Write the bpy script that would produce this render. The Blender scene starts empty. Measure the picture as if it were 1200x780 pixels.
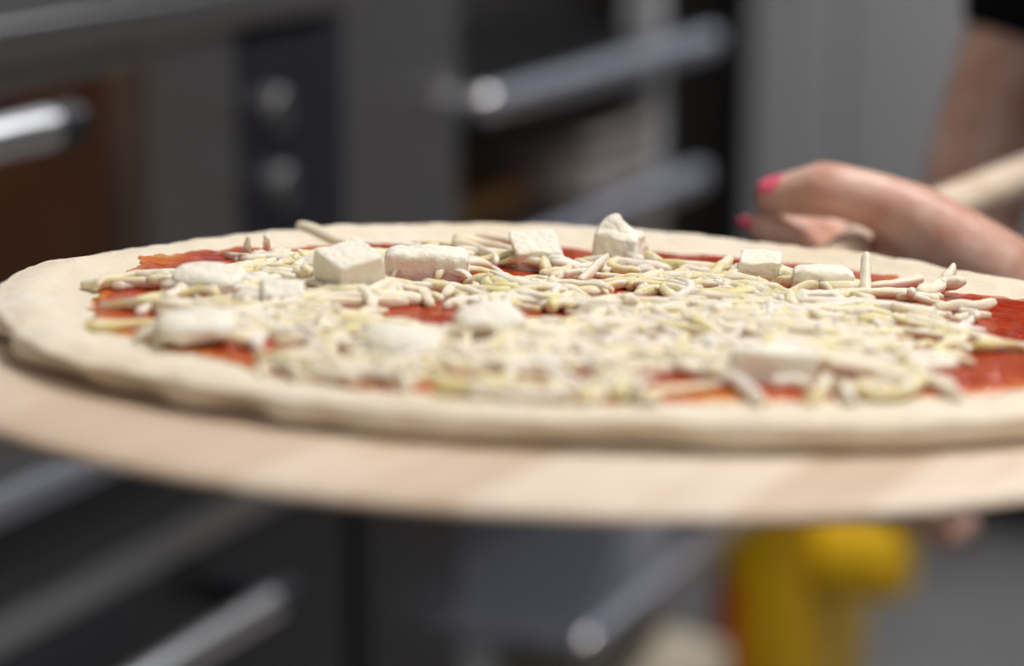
import bpy, bmesh, math, random
import numpy as np
from mathutils import Vector, Matrix, noise
from mathutils.bvhtree import BVHTree
random.seed(7)
rng = np.random.default_rng(7)
C = bpy.context.scene.collection
R = math.radians

# ------------------------------------------------------------------ helpers
def link(name, me, mat=None, parent=None, smooth=True):
    o = bpy.data.objects.new(name, me); C.objects.link(o)
    if mat and not me.materials: me.materials.append(mat)
    if smooth: me.polygons.foreach_set('use_smooth', [True] * len(me.polygons))
    if parent: o.parent = parent
    return o

def tag(o, label=None, cat=None, group=None, kind=None):
    if label: o['label'] = label
    if cat: o['category'] = cat
    if group: o['group'] = group
    if kind: o['kind'] = kind
    return o

def thing(name, label, cat, matrix=None, group=None):
    o = bpy.data.objects.new(name, None); C.objects.link(o)
    o.empty_display_size = .05
    if matrix is not None: o.matrix_world = matrix
    return tag(o, label, cat, group)

class MB:
    """collects vertices and faces of one mesh"""
    def __init__(s): s.v = []; s.f = []
    def add(s, v, f):
        b = len(s.v); s.v += [tuple(p) for p in v]; s.f += [tuple(b + i for i in q) for q in f]; return s
    def box(s, x0, x1, y0, y1, z0, z1):
        v = [(x, y, z) for x in (x0, x1) for y in (y0, y1) for z in (z0, z1)]
        f = [(0, 1, 3, 2), (4, 6, 7, 5), (0, 4, 5, 1), (2, 3, 7, 6), (0, 2, 6, 4), (1, 5, 7, 3)]
        return s.add(v, f)
    def tube(s, pts, rad, n=20, cap=True, round_end=False):
        """swept tube with a radius per point (or one), optional hemispherical ends"""
        P = [Vector(p) for p in pts]
        r = list(rad) if hasattr(rad, '__len__') else [rad] * len(P)
        if round_end:
            a = (P[0] - P[1]).normalized(); b = (P[-1] - P[-2]).normalized()
            hp, hr, tp, tr = [], [], [], []
            for k in (1, 2, 3):
                t = k / 3.3 * math.pi / 2
                hp.insert(0, P[0] + a * r[0] * math.sin(t)); hr.insert(0, r[0] * math.cos(t))
                tp.append(P[-1] + b * r[-1] * math.sin(t)); tr.append(r[-1] * math.cos(t))
            P = hp + P + tp; r = hr + r + tr
        u = None; rings = []
        for i, p in enumerate(P):
            t = (P[min(i + 1, len(P) - 1)] - P[max(i - 1, 0)]).normalized()
            if u is None:
                u = t.orthogonal().normalized()
            else:
                u = (u - t * u.dot(t)).normalized()
            w = t.cross(u)
            rings.append([p + (u * math.cos(2 * math.pi * k / n) + w * math.sin(2 * math.pi * k / n)) * r[i] for k in range(n)])
        v = [q for g in rings for q in g]; f = []
        for i in range(len(rings) - 1):
            for k in range(n):
                f.append((i * n + k, i * n + (k + 1) % n, (i + 1) * n + (k + 1) % n, (i + 1) * n + k))
        if cap:
            f.append(tuple(range(n))[::-1]); f.append(tuple((len(rings) - 1) * n + k for k in range(n)))
        return s.add(v, f)
    def ball(s, c, r, rot=None, n=16):
        c = Vector(c); r = Vector(r) if hasattr(r, '__len__') else Vector((r, r, r))
        v = []; f = []; m = n // 2
        for i in range(m + 1):
            a = math.pi * i / m
            for k in range(n):
                b = 2 * math.pi * k / n
                p = Vector((math.sin(a) * math.cos(b) * r.x, math.sin(a) * math.sin(b) * r.y, math.cos(a) * r.z))
                if rot is not None: p = rot @ p
                v.append(c + p)
        for i in range(m):
            for k in range(n):
                f.append((i * n + k, (i + 1) * n + k, (i + 1) * n + (k + 1) % n, i * n + (k + 1) % n))
        return s.add(v, f)
    def mesh(s, name):
        me = bpy.data.meshes.new(name); me.from_pydata(s.v, [], s.f)
        bm = bmesh.new(); bm.from_mesh(me)
        bmesh.ops.remove_doubles(bm, verts=bm.verts, dist=1e-6)
        bmesh.ops.recalc_face_normals(bm, faces=bm.faces); bm.to_mesh(me); bm.free()
        return me
    def build(s, name, mat, parent=None, smooth=True, bevel=0.0, seg=2):
        o = link(name, s.mesh(name), mat, parent, smooth)
        if bevel:
            m = o.modifiers.new('b', 'BEVEL'); m.width = bevel; m.segments = seg; m.limit_method = 'ANGLE'; m.angle_limit = R(40)
            m.harden_normals = False
            w = o.modifiers.new('w', 'WEIGHTED_NORMAL'); w.keep_sharp = True
        return o

# ------------------------------------------------------------------ materials
def srgb(r, g, b):
    f = lambda c: (c / 255) / 12.92 if c / 255 <= .04045 else ((c / 255 + .055) / 1.055) ** 2.4
    return (f(r), f(g), f(b), 1)

def mat(name, col, rough=.5, metal=0., bump=0., bscale=200., sss=0., var=None, vscale=30., coat=0., spec=.5, sssr=(1, .6, .4), sscale=.004, coords='Object', stretch=(1, 1, 1)):
    m = bpy.data.materials.new(name); m.use_nodes = True
    nt = m.node_tree; p = nt.nodes['Principled BSDF']
    p.inputs['Base Color'].default_value = col; p.inputs['Roughness'].default_value = rough
    p.inputs['Metallic'].default_value = metal; p.inputs['Specular IOR Level'].default_value = spec
    p.inputs['Coat Weight'].default_value = coat; p.inputs['Coat Roughness'].default_value = .12
    if sss:
        p.inputs['Subsurface Weight'].default_value = sss
        p.inputs['Subsurface Radius'].default_value = sssr; p.inputs['Subsurface Scale'].default_value = sscale
    tc = nt.nodes.new('ShaderNodeTexCoord'); mp = nt.nodes.new('ShaderNodeMapping')
    mp.inputs['Scale'].default_value = stretch
    nt.links.new(tc.outputs[coords], mp.inputs['Vector'])
    if var is not None:
        n = nt.nodes.new('ShaderNodeTexNoise'); n.inputs['Scale'].default_value = vscale; n.inputs['Detail'].default_value = 4
        nt.links.new(mp.outputs[0], n.inputs['Vector'])
        rp = nt.nodes.new('ShaderNodeValToRGB'); rp.color_ramp.elements[0].position = .35; rp.color_ramp.elements[1].position = .65
        rp.color_ramp.elements[0].color = col; rp.color_ramp.elements[1].color = var
        nt.links.new(n.outputs['Fac'], rp.inputs[0]); nt.links.new(rp.outputs[0], p.inputs['Base Color'])
        m['ramp'] = rp.name
    if bump:
        n = nt.nodes.new('ShaderNodeTexNoise'); n.inputs['Scale'].default_value = bscale; n.inputs['Detail'].default_value = 5
        nt.links.new(mp.outputs[0], n.inputs['Vector'])
        b = nt.nodes.new('ShaderNodeBump'); b.inputs['Strength'].default_value = 1; b.inputs['Distance'].default_value = bump
        nt.links.new(n.outputs['Fac'], b.inputs['Height']); nt.links.new(b.outputs[0], p.inputs['Normal'])
    return m

steel = mat('steel', (.45, .445, .44, 1), .33, 1., bump=.0002, bscale=60, stretch=(1, 1, 40))
steel_cool = mat('steel_cool', (.52, .54, .62, 1), .4, 1., bump=.0002, bscale=60)
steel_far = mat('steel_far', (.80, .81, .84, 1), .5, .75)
steel_dark = mat('steel_dark', (.075, .075, .08, 1), .35, .9)
chrome = mat('chrome', (.86, .85, .85, 1), .27, 1.)
polish = mat('polish', (.9, .9, .92, 1), .08, 1.)
black = mat('black_plastic', (.012, .012, .018, 1), .35)
panel_black = mat('panel_black', (.02, .019, .028, 1), .28)
knob_m = mat('knob_metal', (.28, .28, .28, 1), .4, 1.)
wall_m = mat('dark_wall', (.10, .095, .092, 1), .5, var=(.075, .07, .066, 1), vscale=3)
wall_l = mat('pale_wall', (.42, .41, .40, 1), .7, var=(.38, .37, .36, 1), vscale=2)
ceil_m = mat('ceiling_white', (.5, .5, .5, 1), .9)
floor_m = mat('grey_floor', (.19, .185, .185, 1), .45, var=(.24, .235, .235, 1), vscale=4, bump=.0005, bscale=80)
brick = mat('oven_brick', (.30, .17, .12, 1), .8, var=(.36, .24, .18, 1), vscale=9)
yellow = mat('yellow_plastic', (.80, .48, .004, 1), .4)
orange = mat('orange_plastic', (.50, .09, .01, 1), .45)
darkred = mat('dark_red_plastic', (.12, .012, .012, 1), .4)
cream = mat('cream_sack', (.52, .46, .36, 1), .8, bump=.004, bscale=14)
tray_m = mat('pale_tray', (.30, .27, .26, 1), .55)
cardboard = mat('cardboard', (.33, .17, .06, 1), .8)
skin = mat('skin', (.58, .30, .225, 1), .42, sss=.2, var=(.76, .52, .44, 1), vscale=38, bump=.0006, bscale=260, sssr=(1, .3, .15), sscale=.006)
nail_m = mat('pink_nail_varnish', (.88, .15, .25, 1), .15, coat=.8)
lip_m = mat('lips', (.45, .12, .10, 1), .4)
eye_m = mat('eye_white', (.8, .8, .78, 1), .15)
iris_m = mat('iris', (.06, .035, .02, 1), .15)
shirt_m = mat('black_shirt', (.006, .006, .008, 1), .9, bump=.0006, bscale=600, spec=.15)
trouser_m = mat('dark_trousers', (.02, .02, .026, 1), .85, bump=.0006, bscale=500)
shoe_m = mat('black_shoe', (.012, .012, .012, 1), .5)
hair_m = mat('blond_hair', (.36, .19, .07, 1), .45, var=(.16, .08, .03, 1), vscale=40, stretch=(6, 6, .6), bump=.002, bscale=120)
dough_m = mat('raw_dough', (.80, .695, .535, 1), .62, sss=.12, var=(.84, .77, .655, 1), vscale=22, bump=.0011, bscale=170, sscale=.003, sssr=(1, .8, .55), spec=.3)
feta_m = mat('white_cheese', (.93, .885, .75, 1), .6, sss=.3, var=(.94, .92, .84, 1), vscale=60, bump=.0012, bscale=330, sscale=.004, sssr=(1, .85, .55), spec=.3)
slice_m = mat('yellow_cheese', (.82, .72, .38, 1), .45, sss=.3, bump=.0004, bscale=300, sscale=.004, sssr=(1, .8, .4))

def shred_material():
    m = mat('grated_cheese', (.8, .7, .5, 1), .5, sss=.3, bump=.0005, bscale=420, sscale=.003, sssr=(1, .85, .5), spec=.35)
    nt = m.node_tree; p = nt.nodes['Principled BSDF']
    a = nt.nodes.new('ShaderNodeAttribute'); a.attribute_name = 'tint'
    rp = nt.nodes.new('ShaderNodeValToRGB'); cr = rp.color_ramp
    cr.elements[0].position = 0; cr.elements[0].color = (.91, .85, .75, 1)
    cr.elements[1].position = 1; cr.elements[1].color = (.82, .74, .36, 1)
    e = cr.elements.new(.45); e.color = (.91, .82, .63, 1)
    e = cr.elements.new(.8); e.color = (.83, .73, .42, 1)
    nt.links.new(a.outputs['Fac'], rp.inputs[0])
    n = nt.nodes.new('ShaderNodeTexNoise'); n.inputs['Scale'].default_value = 160
    mx = nt.nodes.new('ShaderNodeMix'); mx.data_type = 'RGBA'; mx.inputs['B'].default_value = (.91, .85, .79, 1)
    r2 = nt.nodes.new('ShaderNodeValToRGB'); r2.color_ramp.elements[0].position = .48; r2.color_ramp.elements[1].position = .62
    r2.color_ramp.elements[1].color = (.75, .75, .75, 1)
    tc = nt.nodes.new('ShaderNodeTexCoord'); nt.links.new(tc.outputs['Object'], n.inputs['Vector'])
    nt.links.new(n.outputs['Fac'], r2.inputs[0]); nt.links.new(r2.outputs[0], mx.inputs['Factor'])
    nt.links.new(rp.outputs[0], mx.inputs['A']); nt.links.new(mx.outputs['Result'], p.inputs['Base Color'])
    return m
shred_m = shred_material()

def sauce_material():
    m = mat('tomato_sauce', (.5, .03, .01, 1), .14, sss=.12, bump=.0010, bscale=200, sscale=.003, sssr=(1, .25, .1), spec=.6)
    nt = m.node_tree; p = nt.nodes['Principled BSDF']
    a = nt.nodes.new('ShaderNodeAttribute'); a.attribute_name = 'thick'
    n = nt.nodes.new('ShaderNodeTexNoise'); n.inputs['Scale'].default_value = 55; n.inputs['Detail'].default_value = 5
    tc = nt.nodes.new('ShaderNodeTexCoord'); nt.links.new(tc.outputs['Object'], n.inputs['Vector'])
    ad = nt.nodes.new('ShaderNodeMath'); ad.operation = 'MULTIPLY_ADD'; ad.inputs[1].default_value = .5
    nt.links.new(n.outputs['Fac'], ad.inputs[0]); nt.links.new(a.outputs['Fac'], ad.inputs[2])
    rp = nt.nodes.new('ShaderNodeValToRGB'); cr = rp.color_ramp
    cr.elements[0].position = .3; cr.elements[0].color = (.82, .46, .15, 1)
    cr.elements[1].position = 1.0; cr.elements[1].color = (.42, .034, .008, 1)
    e = cr.elements.new(.48); e.color = (.72, .20, .035, 1)
    e = cr.elements.new(.66); e.color = (.56, .075, .014, 1)
    nt.links.new(ad.outputs[0], rp.inputs[0]); nt.links.new(rp.outputs[0], p.inputs['Base Color'])
    return m
sauce_m = sauce_material()

def wood_material():
    """pale glued staves, the grain along local Y"""
    m = mat('pale_wood', (.6, .5, .4, 1), .5, spec=.35)
    nt = m.node_tree; L = nt.links; p = nt.nodes['Principled BSDF']
    tc = nt.nodes.new('ShaderNodeTexCoord')
    sx = nt.nodes.new('ShaderNodeSeparateXYZ'); L.new(tc.outputs['Object'], sx.inputs[0])
    fl = nt.nodes.new('ShaderNodeMath'); fl.operation = 'MULTIPLY'; fl.inputs[1].default_value = 1 / .034; L.new(sx.outputs['X'], fl.inputs[0])
    f2 = nt.nodes.new('ShaderNodeMath'); f2.operation = 'FLOOR'; L.new(fl.outputs[0], f2.inputs[0])
    wn = nt.nodes.new('ShaderNodeTexWhiteNoise'); wn.noise_dimensions = '1D'; L.new(f2.outputs[0], wn.inputs['W'])
    rp = nt.nodes.new('ShaderNodeValToRGB'); cr = rp.color_ramp
    cr.elements[0].color = (.69, .545, .42, 1); cr.elements[1].color = (.85, .755, .645, 1)
    e = cr.elements.new(.5); e.color = (.79, .655, .53, 1)
    L.new(wn.outputs['Value'], rp.inputs[0])
    mp = nt.nodes.new('ShaderNodeMapping'); mp.inputs['Scale'].default_value = (90, 5, 90); L.new(tc.outputs['Object'], mp.inputs[0])
    n = nt.nodes.new('ShaderNodeTexNoise'); n.inputs['Scale'].default_value = 1; n.inputs['Detail'].default_value = 4; L.new(mp.outputs[0], n.inputs['Vector'])
    r2 = nt.nodes.new('ShaderNodeValToRGB'); r2.color_ramp.elements[0].color = (.78, .72, .66, 1); r2.color_ramp.elements[1].color = (1, 1, 1, 1)
    r2.color_ramp.elements[0].position = .3; r2.color_ramp.elements[1].position = .6
    L.new(n.outputs['Fac'], r2.inputs[0])
    mx = nt.nodes.new('ShaderNodeMix'); mx.data_type = 'RGBA'; mx.blend_type = 'MULTIPLY'; mx.inputs['Factor'].default_value = .6
    L.new(rp.outputs[0], mx.inputs['A']); L.new(r2.outputs[0], mx.inputs['B'])
    # a few oily brown stains with their own outline
    n3 = nt.nodes.new('ShaderNodeTexNoise'); n3.inputs['Scale'].default_value = 11; n3.inputs['Detail'].default_value = 2; L.new(tc.outputs['Object'], n3.inputs['Vector'])
    r3 = nt.nodes.new('ShaderNodeValToRGB'); r3.color_ramp.elements[0].position = .58; r3.color_ramp.elements[1].position = .70
    r3.color_ramp.elements[1].color = (.55, .55, .55, 1); L.new(n3.outputs['Fac'], r3.inputs[0])
    m2 = nt.nodes.new('ShaderNodeMix'); m2.data_type = 'RGBA'; m2.inputs['B'].default_value = (.50, .31, .14, 1)
    L.new(r3.outputs[0], m2.inputs['Factor']); L.new(mx.outputs['Result'], m2.inputs['A']); L.new(m2.outputs['Result'], p.inputs['Base Color'])
    return m
wood_m = wood_material()

def glass_material():
    m = bpy.data.materials.new('oven_glass'); m.use_nodes = True; nt = m.node_tree; nt.nodes.clear()
    o = nt.nodes.new('ShaderNodeOutputMaterial'); g = nt.nodes.new('ShaderNodeBsdfGlossy'); g.inputs['Roughness'].default_value = .08
    t = nt.nodes.new('ShaderNodeBsdfTransparent'); t.inputs['Color'].default_value = (.62, .55, .5, 1)
    x = nt.nodes.new('ShaderNodeMixShader'); f = nt.nodes.new('ShaderNodeFresnel'); f.inputs[0].default_value = 1.6
    ge = nt.nodes.new('ShaderNodeNewGeometry'); iv = nt.nodes.new('ShaderNodeMath'); iv.operation = 'MULTIPLY_ADD'; iv.inputs[1].default_value = -1; iv.inputs[2].default_value = 1
    mu = nt.nodes.new('ShaderNodeMath'); mu.operation = 'MULTIPLY'; nt.links.new(ge.outputs['Backfacing'], iv.inputs[0]); nt.links.new(iv.outputs[0], mu.inputs[0]); nt.links.new(f.outputs[0], mu.inputs[1]); mu.use_clamp = True; f.inputs[0].default_value = 2.0
    nt.links.new(mu.outputs[0], x.inputs[0]); nt.links.new(t.outputs[0], x.inputs[1]); nt.links.new(g.outputs[0], x.inputs[2]); nt.links.new(x.outputs[0], o.inputs[0])
    return m
glass_m = glass_material()

# ------------------------------------------------------------------ the kitchen (room turned 23.7 degrees from the view)
AL = R(23.7); Q0 = 1.042
RM = Matrix.Rotation(-AL, 4, 'Z')
def room(q, s, z=0): return Matrix.Translation(RM @ Vector((q - Q0, s, z))) @ RM
ORG = room(0, 0)
def structure(name, mb, m, bevel=0):
    o = mb.build(name, m, smooth=False, bevel=bevel); o.matrix_world = ORG; tag(o, kind='structure'); return o
QL, QR, S0, S1, HC = -.86, 2.7, -1.6, 4.95, 2.75
structure('floor', MB().box(QL - .1, QR + .1, S0 - .1, S1 + .1, -.1, 0), floor_m)
structure('ceiling', MB().box(QL - .1, QR + .1, S0 - .1, S1 + .1, HC, HC + .1), ceil_m)
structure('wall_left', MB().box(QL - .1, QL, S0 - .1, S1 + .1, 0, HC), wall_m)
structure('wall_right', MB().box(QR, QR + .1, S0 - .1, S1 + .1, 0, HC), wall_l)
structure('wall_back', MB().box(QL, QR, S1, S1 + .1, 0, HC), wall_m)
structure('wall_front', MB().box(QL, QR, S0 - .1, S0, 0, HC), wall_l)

# --- double deck pizza oven
ov = thing('pizza_oven', 'stainless steel double deck oven with tubular handles at the left', 'oven', room(0, .75))
def S(s): return s - .75
b = MB()
b.box(-.80, -.02, 0, S(2.0), .66 - .56 + .02, .70)              # lower deck carcass
b.box(-.80, -.62, 0, S(2.0), .70, 1.16); b.box(-.62, 0, S(1.81), S(2.0), .70, 1.10); b.box(-.62, 0, 0, S(.86), .70, 1.16)
b.box(-.62, -.02, S(.86), S(1.81), .70, .84); b.box(-.62, -.02, S(.86), S(1.81), 1.10, 1.16)
b.box(-.80, -.01, 0, S(2.0), 1.16, 1.62)
b.build('body', steel, ov, smooth=False, bevel=.004)
MB().box(-.6, .016, 0, S(2.0), 1.119, 1.150).build('fascia', steel, ov, smooth=False, bevel=.003)
MB().box(-.6, .004, 0, S(2.0), 1.154, 1.40).build('upper_panel', steel, ov, smooth=False, bevel=.003)
MB().box(-.3, .014, 0, S(1.81), .798, .817).build('lower_rail', steel_cool, ov, smooth=False, bevel=.002)
MB().box(-.3, -.004, 0, S(2.0), .742, .798).build('vent_band', steel_dark, ov, smooth=False, bevel=.002)
MB().box(-.3, .012, 0, S(2.0), .703, .732).build('deck_trim', steel, ov, smooth=False, bevel=.002)
# chamber seen through the window
b = MB(); b.box(-.60, -.06, S(.88), S(1.79), .80, .85); b.box(-.61, -.58, S(.88), S(1.79), .85, 1.09)
b.box(-.6, -.06, S(1.76), S(1.79), .85, 1.09)
b.build('brick_chamber', brick, ov, smooth=False, bevel=.002)
# upper door: frame around a window
d = MB(); a0, a1, w0, w1 = .86, 1.806, .96, 1.67
d.box(-.03, .006, S(a0), S(w0), .82, 1.115); d.box(-.03, .006, S(w1), S(a1), .82, 1.115)
d.box(-.03, .006, S(w0), S(w1), .82, .865); d.box(-.03, .006, S(w0), S(w1), 1.10, 1.115)
door = d.build('door', steel, ov, smooth=False, bevel=.003)
MB().box(-.022, -.016, S(w0) - .005, S(w1) + .005, .86, 1.105).build('window_pane', glass_m, door, smooth=False)
def handle(parent, s0, s1, z):
    h = MB().tube([(.062, S(s0), z), (.062, S(s1), z)], .0145, 32).build('handle', chrome, parent, smooth=True, bevel=.002)
    for e, sg in ((s1, 1), (s0, -1)):
        m = MB(); m.tube([(.062, S(e), z), (.062, S(e) + sg * .028, z)], .0165, 28); m.box(.0, .062, S(e) + sg * .004, S(e) + sg * .024, z - .012, z + .012)
        m.build('handle_mount', black, h, smooth=False, bevel=.002)
handle(door, .95, 1.452, 1.083)
ld = MB().box(-.03, .006, S(.80), S(1.985), .20, .699).build('door', steel_dark, ov, smooth=False, bevel=.003)
MB().box(.006, .010, S(.86), S(1.62), .655, .685).build('handle_plate', black, ld, smooth=False, bevel=.001)
handle(ld, .95, 1.742, .657)
cp = MB().box(-.02, .006, S(1.815), S(1.996), .82, 1.104).build('control_panel', panel_black, ov, smooth=False, bevel=.003)
for sk, zk in ((1.861, 1.044), (1.868, .978), (1.865, .905)):
    m = MB().tube([(.006, S(sk), zk), (.009, S(sk), zk), (.017, S(sk), zk), (.019, S(sk), zk)], [.019, .0185, .017, .015], 28)
    m.build('knob', knob_m, cp, smooth=False, bevel=.001)
for x in (-.74, -.08):
    for y in (.06, S(1.94)):
        MB().tube([(x, y, 0), (x, y, .13)], .025, 16).build('leg', steel_dark, ov, smooth=False)

# --- plain steel cabinet after the oven
cb = thing('steel_cabinet', 'plain brushed steel cabinet flush with the oven front, right of its knobs', 'cabinet', room(0, 2.005))
MB().box(-.8, -.02, 0, .245, .1, 1.62).build('body', steel, cb, smooth=False, bevel=.003)
MB().box(-.02, 0, .004, .241, .715, 1.60).build('door', steel, cb, smooth=False, bevel=.003)
MB().box(-.02, 0, .03, .241, .12, .705).build('door', steel_dark, cb, smooth=False, bevel=.003)
for x in (-.74, -.06): MB().box(x - .02, x + .02, .03, .215, 0, .1).build('leg', steel_dark, cb, smooth=False)

# --- open stand with shelves behind the pizza
st = thing('shelf_stand', 'open stainless stand with bright shelf edges beyond the oven', 'shelf stand', room(0, 2.28))
for x, y in ((-.58, .02), (-.13, .02), (-.58, .55), (-.03, .55)):
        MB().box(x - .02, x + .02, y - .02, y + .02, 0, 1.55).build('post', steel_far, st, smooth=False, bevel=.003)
def shelf(z, q1, y0, y1, plate=None):
    MB().box(-.61, q1 - .004, y0 + .004, y1 - .004, z - .026, z - .0006).build('shelf_plate', plate or steel_dark, st, smooth=False, bevel=.002)
    m = MB(); m.tube([(q1, y0, z - .016), (q1, y1, z - .016)], .016, 16); m.tube([(-.62, y0, z - .016), (q1, y0, z - .016)], .014, 16)
    m.tube([(-.62, y1, z - .016), (q1, y1, z - .016)], .014, 16)
    o = m.build('shelf_rail', steel_cool, st, smooth=False, bevel=.002)
    MB().ball((q1 + .002, y0 - .004, z - .012), .015, n=24).build('glint_ball', polish, o)  # polished ball added at the corner to catch a glint
    return o
shelf(1.016, .015, -.01, .66); shelf(.856, .015, .0, .62); shelf(.434, .08, .10, .62, steel_cool)
shelf(1.40, -.05, 0.0, .62)
MB().box(-.64, -.625, -.005, .63, .40, 1.5).build('back_panel', steel_dark, st, smooth=False)

t = thing('dough_tray', 'pale grey tray lying on the middle shelf of the stand', 'tray', room(-.3, 2.585, .8580))
m = MB(); m.box(-.20, .30, 0, .20, .0, .008); m.box(-.20, .30, 0, .006, .0, .065); m.box(-.20, .30, .194, .2, .0, .065); m.box(-.20, -.194, 0, .2, .0, .065); m.box(.294, .3, 0, .2, .0, .065)
m.build('tray_body', tray_m, t, smooth=False, bevel=.002); MB().box(-.21, .31, -.01, .21, .062, .068).build('lid', tray_m, t, smooth=False, bevel=.002)
t = thing('cardboard_box', 'low brown cardboard box in front of the pale tray on the stand', 'box', room(-.2, 2.34, .8565))
MB().box(-.17, .14, 0, .22, 0, .022).build('box_body', cardboard, t, smooth=False, bevel=.002); MB().box(-.172, .142, -.003, .223, .020, .026).build('lid', cardboard, t, smooth=False, bevel=.001)

# --- cream sack on the floor under the lowest shelf
sk = thing('flour_sack', 'cream coloured sack standing low behind the peel, left of the yellow bucket', 'sack', room(.005, 2.66))
m = MB()
v = []; f = []; nz = 9; nr = 28
for i in range(nz + 1):
    z = .352 * i / nz; w = .5 + .5 * math.sin(min(1, (i + 1.2) / (nz)) * math.pi * .8); w = .82 + .18 * w
    if i == nz: w *= .45
    for k in range(nr):
        a = 2 * math.pi * k / nr; ex = .45
        cx = math.copysign(abs(math.cos(a)) ** ex, math.cos(a)) * .125 * w; cy = math.copysign(abs(math.sin(a)) ** ex, math.sin(a)) * .11 * (w if i < nz else .2)
        v.append((cx, cy, z + .006 * math.sin(3 * a + i)))
for i in range(nz):
    for k in range(nr): f.append((i * nr + k, i * nr + (k + 1) % nr, (i + 1) * nr + (k + 1) % nr, (i + 1) * nr + k))
f.append(tuple(range(nr))[::-1]); f.append(tuple(nz * nr + k for k in range(nr)))
m.add(v, f).build('sack_body', cream, sk); MB().tube([(-.05, 0, .347), (.05, 0, .350)], .008, 10, round_end=True).build('tied_top', cream, sk)

# --- yellow cleaning bucket with wringer
yb = thing('cleaning_bucket', 'bright yellow plastic bucket with wringer standing on the floor', 'bucket', room(.081, 3.14))
def ring_body(levels, n=36, ex=.5):
    v = []; f = []
    for (z, rx, ry) in levels:
        for k in range(n):
            a = 2 * math.pi * k / n
            v.append((math.copysign(abs(math.cos(a)) ** ex, math.cos(a)) * rx, math.copysign(abs(math.sin(a)) ** ex, math.sin(a)) * ry, z))
    for i in range(len(levels) - 1):
        for k in range(n): f.append((i * n + k, i * n + (k + 1) % n, (i + 1) * n + (k + 1) % n, (i + 1) * n + k))
    f.append(tuple(range(n))[::-1]); f.append(tuple((len(levels) - 1) * n + k for k in range(n)))
    return MB().add(v, f)
ring_body([(.06, .062, .14), (.08, .066, .15), (.30, .074, .17), (.44, .082, .19), (.45, .088, .2), (.462, .088, .2), (.462, .080, .185), (.30, .070, .165)]).build('bucket_body', yellow, yb)
w = ring_body([(.30, .06, .06), (.46, .07, .075), (.60, .08, .09), (.61, .075, .085), (.45, .065, .07)]).build('wringer', yellow, yb); w.location = (.01, -.06, .0)
m = MB(); m.tube([(.065, -.12, .345), (.165, -.12, .345), (.182, -.12, .345)], [.052, .052, .04], 28); m.build('wringer_hub', yellow, yb, smooth=False, bevel=.006)
MB().tube([(.17, -.13, .40), (.21, -.15, .43), (.26, -.17, .40)], .011, 14, round_end=True).build('press_lever', darkred, yb)
MB().box(-.058, -.022, -.176, -.150, .15, .31).build('warning_patch', orange, yb, smooth=False, bevel=.003)
for x in (-.045, .045):
    for y in (-.1, .1):
        cs = MB().tube([(x - .01, y, .028), (x + .01, y, .028)], .028, 20); cs.box(x - .014, x + .014, y - .012, y + .012, .03, .075); cs.build('caster', black, yb, smooth=False)

# --- upright refrigerator on the far side
fr = thing('upright_refrigerator', 'tall two door stainless refrigerator against the far wall', 'refrigerator', room(.02, 4.25))
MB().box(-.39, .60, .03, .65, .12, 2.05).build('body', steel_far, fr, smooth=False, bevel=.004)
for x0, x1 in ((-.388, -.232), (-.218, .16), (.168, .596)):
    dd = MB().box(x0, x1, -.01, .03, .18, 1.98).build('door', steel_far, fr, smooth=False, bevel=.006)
    MB().box(x1 - .05, x1 - .035, -.045, -.01, 1.0, 1.25).build('handle', steel_cool, dd, smooth=False, bevel=.003)
for x in (-.29, .55):
    for y in (.08, .6): MB().tube([(x, y, 0), (x, y, .12)], .02, 14).build('leg', black, fr, smooth=False)

# ------------------------------------------------------------------ lamps on the ceiling
lampw = bpy.data.materials.new('lamp_diffuser'); lampw.use_nodes = True
e = lampw.node_tree.nodes['Principled BSDF']; e.inputs['Base Color'].default_value = (.8, .8, .8, 1)
def ceiling_lamp(q, s, w, l, power, col, label, tilt=0):
    t = thing('ceiling_light', label, 'ceiling light', room(q, s, HC), 'ceiling lights')
    m = MB(); m.box(-w / 2 - .02, w / 2 + .02, -l / 2 - .02, l / 2 + .02, -.05, 0); m.build('housing', ceil_m, t, smooth=False, bevel=.004)
    ld = bpy.data.lights.new('lamp', 'AREA'); ld.shape = 'RECTANGLE'; ld.size = w; ld.size_y = l; ld.energy = power; ld.color = col
    lo = bpy.data.objects.new('lamp', ld); C.objects.link(lo); lo.parent = t; lo.location = (0, 0, -.055)
    return lo
WARM = (1, .945, .885)
ceiling_lamp(1.05, 1.45, .6, .6, 33, WARM, 'square ceiling light above the person')
ceiling_lamp(1.95, .55, .6, .6, 7, WARM, 'square ceiling light right of the photographer')
ceiling_lamp(1.7, -.7, .6, .6, 12, WARM, 'added ceiling fill light behind the photographer')  # added fill, lights the pale walls mirrored in the steel
ceiling_lamp(.9, 3.2, 0.6, .6, 30, (.92, .95, 1), 'added ceiling fill light before the far refrigerator')  # added to brighten the refrigerator doors
cl = bpy.data.lights.new('chamber_fill', 'POINT'); cl.energy = .8; cl.color = (1, .75, .5); cl.shadow_soft_size = .03  # added fill light that brightens the brick chamber behind the pane
lo = bpy.data.objects.new('chamber_fill', cl); C.objects.link(lo); lo.parent = ov; lo.location = (-.30, S(1.5), 1.06)
wd = bpy.data.worlds.new('world'); bpy.context.scene.world = wd; wd.use_nodes = True
wd.node_tree.nodes['Background'].inputs[0].default_value = (.05, .05, .055, 1)

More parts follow.
